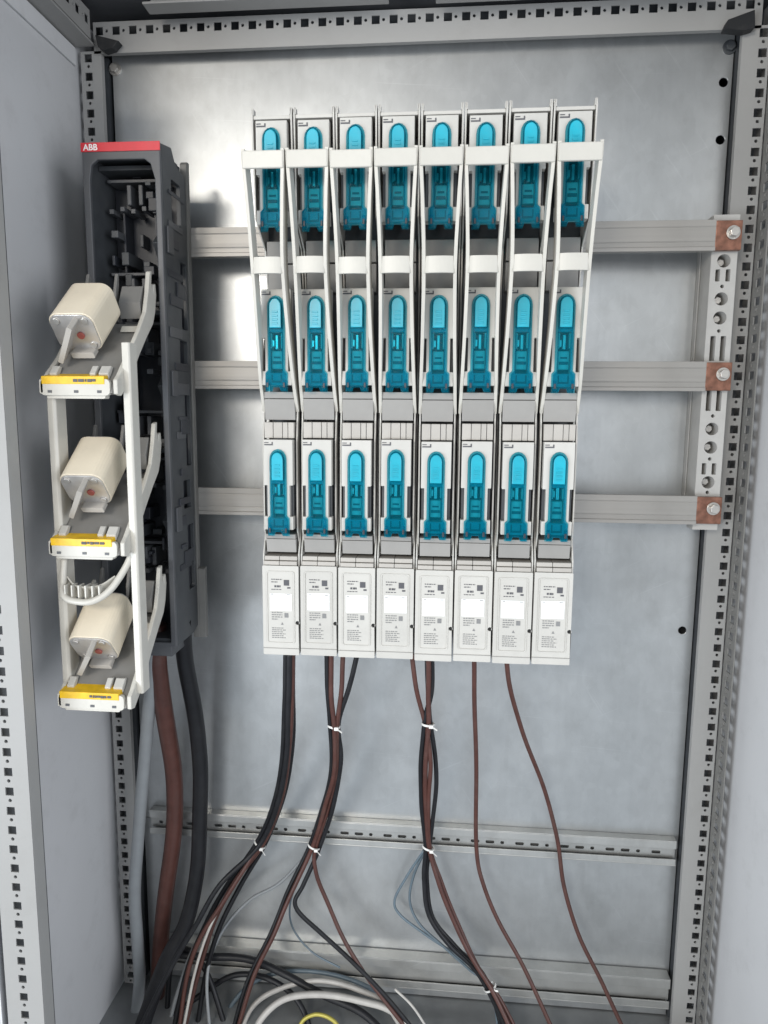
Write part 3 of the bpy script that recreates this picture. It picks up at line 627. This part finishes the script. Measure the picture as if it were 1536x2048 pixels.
lo2 = [(580,1790,20),(548,1870,10),(505,1960,0),(465,2090,-20)]
cable('black cable leaving the second strip into the second bundle', [(652,1300,-95),(655,1380,-80)]+off(b2, -6)+off(lo2, -8), 3.6, 'cblack', group=G2)
cable('brown cable leaving the second strip, running down the whole second bundle', [(662,1300,-95),(663,1380,-82)]+off(b2, 0, 0, -6)+off(lo2, 0, 0, -6), 3.6, 'cbrown', group=G2)
cable('brown cable leaving the third strip, turning off below the second bundle', [(688,1300,-95),(682,1380,-80)]+off(b2, 6, 0, -2)+[(632,1740,25),(652,1800,25),(688,1880,18),(740,1960,5),(830,2080,-25)], 3.4, 'cbrown', group=G2)
cable('black cable crossing from the third strip into the second bundle', [(716,1300,-95),(698,1380,-80),(676,1448,-58),(681,1520,-38),(668,1610,-4),(640,1692,24),(606,1770,25),(592,1812,22),(640,1865,18),(705,1925,8),(780,2000,-5),(850,2090,-25)], 3.6, 'cblack', group=G2)
cable('thin slate wire leaving the second bundle to the lower left', [(622,1700,30),(560,1765,35),(500,1800,38),(452,1850,30),(425,1905,10),(414,1970,-10),(420,2080,-30)], 2.6, 'cgrey', cat='wire', group=G2)
cable('thin grey wire hanging from the second bundle to the lower rail', [(600,1745,40),(580,1810,52),(588,1860,56),(625,1905,44),(680,1935,30)], 1.6, 'cslate', cat='wire', group=G2)
b3 = [(854,1448,-62)]
cable('brown cable slanting from the fourth strip into the third bundle', [(822,1300,-95),(832,1370,-82),(850,1447,-60),(860,1520,-45),(858,1600,-12),(860,1694,22),(884,1770,25),(918,1850,22),(960,1940,10),(1000,2000,-2),(1048,2090,-25)], 3.3, 'cbrown', group=G2)
cable('dark brown cable leaving the fifth strip into the third bundle', [(856,1300,-95),(858,1370,-82),(857,1447,-64),(850,1530,-42),(852,1600,-12),(858,1694,20),(876,1765,20),(912,1850,18),(952,1930,8),(988,1990,-5),(1036,2090,-30)], 3.6, 'cbrown', group=G2)
cable('black cable bowing left between the two ties of the third bundle', [(862,1300,-90),(863,1380,-76),(850,1448,-60),(841,1530,-36),(843,1600,-10),(852,1694,24),(847,1760,30),(858,1830,30),(900,1890,25),(960,1955,14),(1025,2085,-10)], 3.7, 'cblack', group=G2)
cable('black cable bowing right between the two ties of the third bundle', [(852,1300,-88),(856,1380,-74),(862,1448,-58),(871,1530,-34),(870,1600,-8),(860,1694,26),(853,1760,34),(866,1835,34),(915,1895,30),(972,1960,18),(1010,2085,-5)], 3.4, 'cblack', group=G2)
cable('slate blue wire looping widest to the left below the third bundle', [(848,1700,34),(815,1750,48),(790,1800,54),(800,1830,54),(850,1868,48),(920,1915,36),(978,1972,20),(1015,2085,0)], 2.2, 'cslate', cat='wire', group=G2)
cable('slate blue wire in the inner loop below the third bundle', [(850,1700,36),(828,1750,48),(820,1805,52),(840,1850,48),(885,1890,40),(940,1940,30),(982,1978,16),(1000,2085,0)], 2.2, 'cslate', cat='wire', group=G2)
cable('single brown cable hanging straight from the sixth strip', [(948,1300,-95),(950,1400,-62),(952,1540,-10),(952,1690,28),(968,1770,28),(1000,1850,22),(1055,1950,8),(1120,2090,-20)], 3.3, 'cbrown', group=G2)
cable('single brown cable slanting right from the seventh strip', [(1012,1300,-95),(1018,1370,-70),(1044,1460,-25),(1086,1570,20),(1112,1670,34),(1128,1770,36),(1158,1870,28),(1205,1970,12),(1262,2090,-10)], 3.3, 'cbrown', group=G2)
# heavy cables at the floor
G3 = 'cables looping over the cabinet floor'
cable('front white cable arching over the floor at the bottom of the picture', [(495,2110,-60),(520,2040,-30),(570,1998,-10),(640,1990,0),(720,2002,0),(790,2025,-5),(870,2110,-40)], 5.2, 'cwhite', group=G3)
cable('rear pale cable arching over the floor behind the white cable', [(470,2110,-40),(500,2020,0),(560,1978,18),(640,1962,24),(720,1980,20),(775,2012,10),(830,2110,-20)], 4.2, 'cwhite', group=G3)
cable('black cable running from the left bundle down to the right across the lower rail', [(330,1905,20),(400,1912,25),(490,1918,30),(560,1945,28),(640,1985,15),(730,2030,0),(800,2110,-30)], 6.0, 'cblack', group=G3)
cable('black cable loop at the lower left behind the brown cable', [(330,2110,-20),(335,2010,10),(345,1930,24),(375,1900,25),(420,1960,10),(470,2110,-20)], 4.5, 'cblack', group=G3)
cable('thin white wire at the lower right of the white cables', [(790,1978,5),(830,2020,-8),(880,2100,-25)], 2.0, 'cwhite', cat='wire', group=G3)
cable('small yellow green wire loop at the bottom edge inside the white cables', [(590,2120,-30),(600,2050,-12),(628,2029,-5),(658,2036,-8),(678,2060,-14),(690,2120,-30)], 3.2, 'brass', cat='wire', group=G3)
cable('black cable lying low across the floor at the lower left', [(300,2110,-40),(340,2040,-10),(400,1990,20),(470,1950,30),(540,1960,25),(600,2010,10),(640,2110,-20)], 4.5, 'cblack', group=G3)
cable('dark cable curving behind the white cables towards the right', [(420,2100,-10),(470,2000,25),(540,1950,40),(640,1945,42),(740,1975,35),(800,2030,20),(850,2110,0)], 3.6, 'cslate', group=G3)
cable('grey cable beside the left bundle at the bottom', [(330,2110,-30),(350,2000,0),(385,1900,15),(440,1800,28),(505,1706,30)], 3.2, 'cgrey', group=G3)
cable('brown cable dropping steeply at the lower left of the first bundle', [(515,1695,10),(455,1790,-6),(400,1880,-20),(372,1960,-30),(352,2110,-55)], 3.6, 'cbrown', group=G2)
# cable ties
def tie(px, py, Y, rad, tilt, label):
    c = at(px, py, Y)
    t = thing('cable_tie', label, 'cable tie', (c.x, c.y, c.z), 'white cable ties on the bundles')
    bm = NB(); n = 20; d = Vector((math.sin(tilt), 0, math.cos(tilt))); a = Vector((math.cos(tilt), 0, -math.sin(tilt)))
    prism(bm, [(p[0]*rad*1.25, p[1]*rad) for p in circ(0, 0, 1, n)], [[(p[0]*(rad*1.25-1.2), p[1]*(rad-1.2)) for p in circ(0, 0, 1, n)]], c-d*1.6, a, (0,1,0), d, 3.2)
    obj('band', bm, 'tie', t, 0.3)
    h = c+a*(rad*0.6)+V(0,-rad*0.9,0)
    bm = NB(); bx(bm, h.x-3, h.x+3, h.y-3, h.y+1, h.z-2.5, h.z+2.5); obj('head', bm, 'tie', t, 0.6)
    bm = NB(); sweep(bm, spline([h, h+a*5+V(0,-4,-1), h+a*9+V(0,-5,-3)], 4), [(-0.5,-1.2),(0.5,-1.2),(0.5,1.2),(-0.5,1.2)]); obj('tail', bm, 'tie', t)
tie(520, 1688, 20, 8.5, 0.6, 'white cable tie round the first bundle near the upper rail')
tie(668, 1452, -60, 7.5, 0.1, 'white cable tie at the top of the second bundle')
tie(628, 1692, 24, 8.5, 0.35, 'white cable tie round the second bundle near the upper rail')
tie(856, 1448, -61, 7.5, 0.05, 'white cable tie at the top of the third bundle')
tie(857, 1695, 23, 8, 0.25, 'white cable tie round the third bundle near the upper rail')
tie(980, 1974, 8, 9, -0.6, 'white cable tie low on the third bundle, by the lower rail')
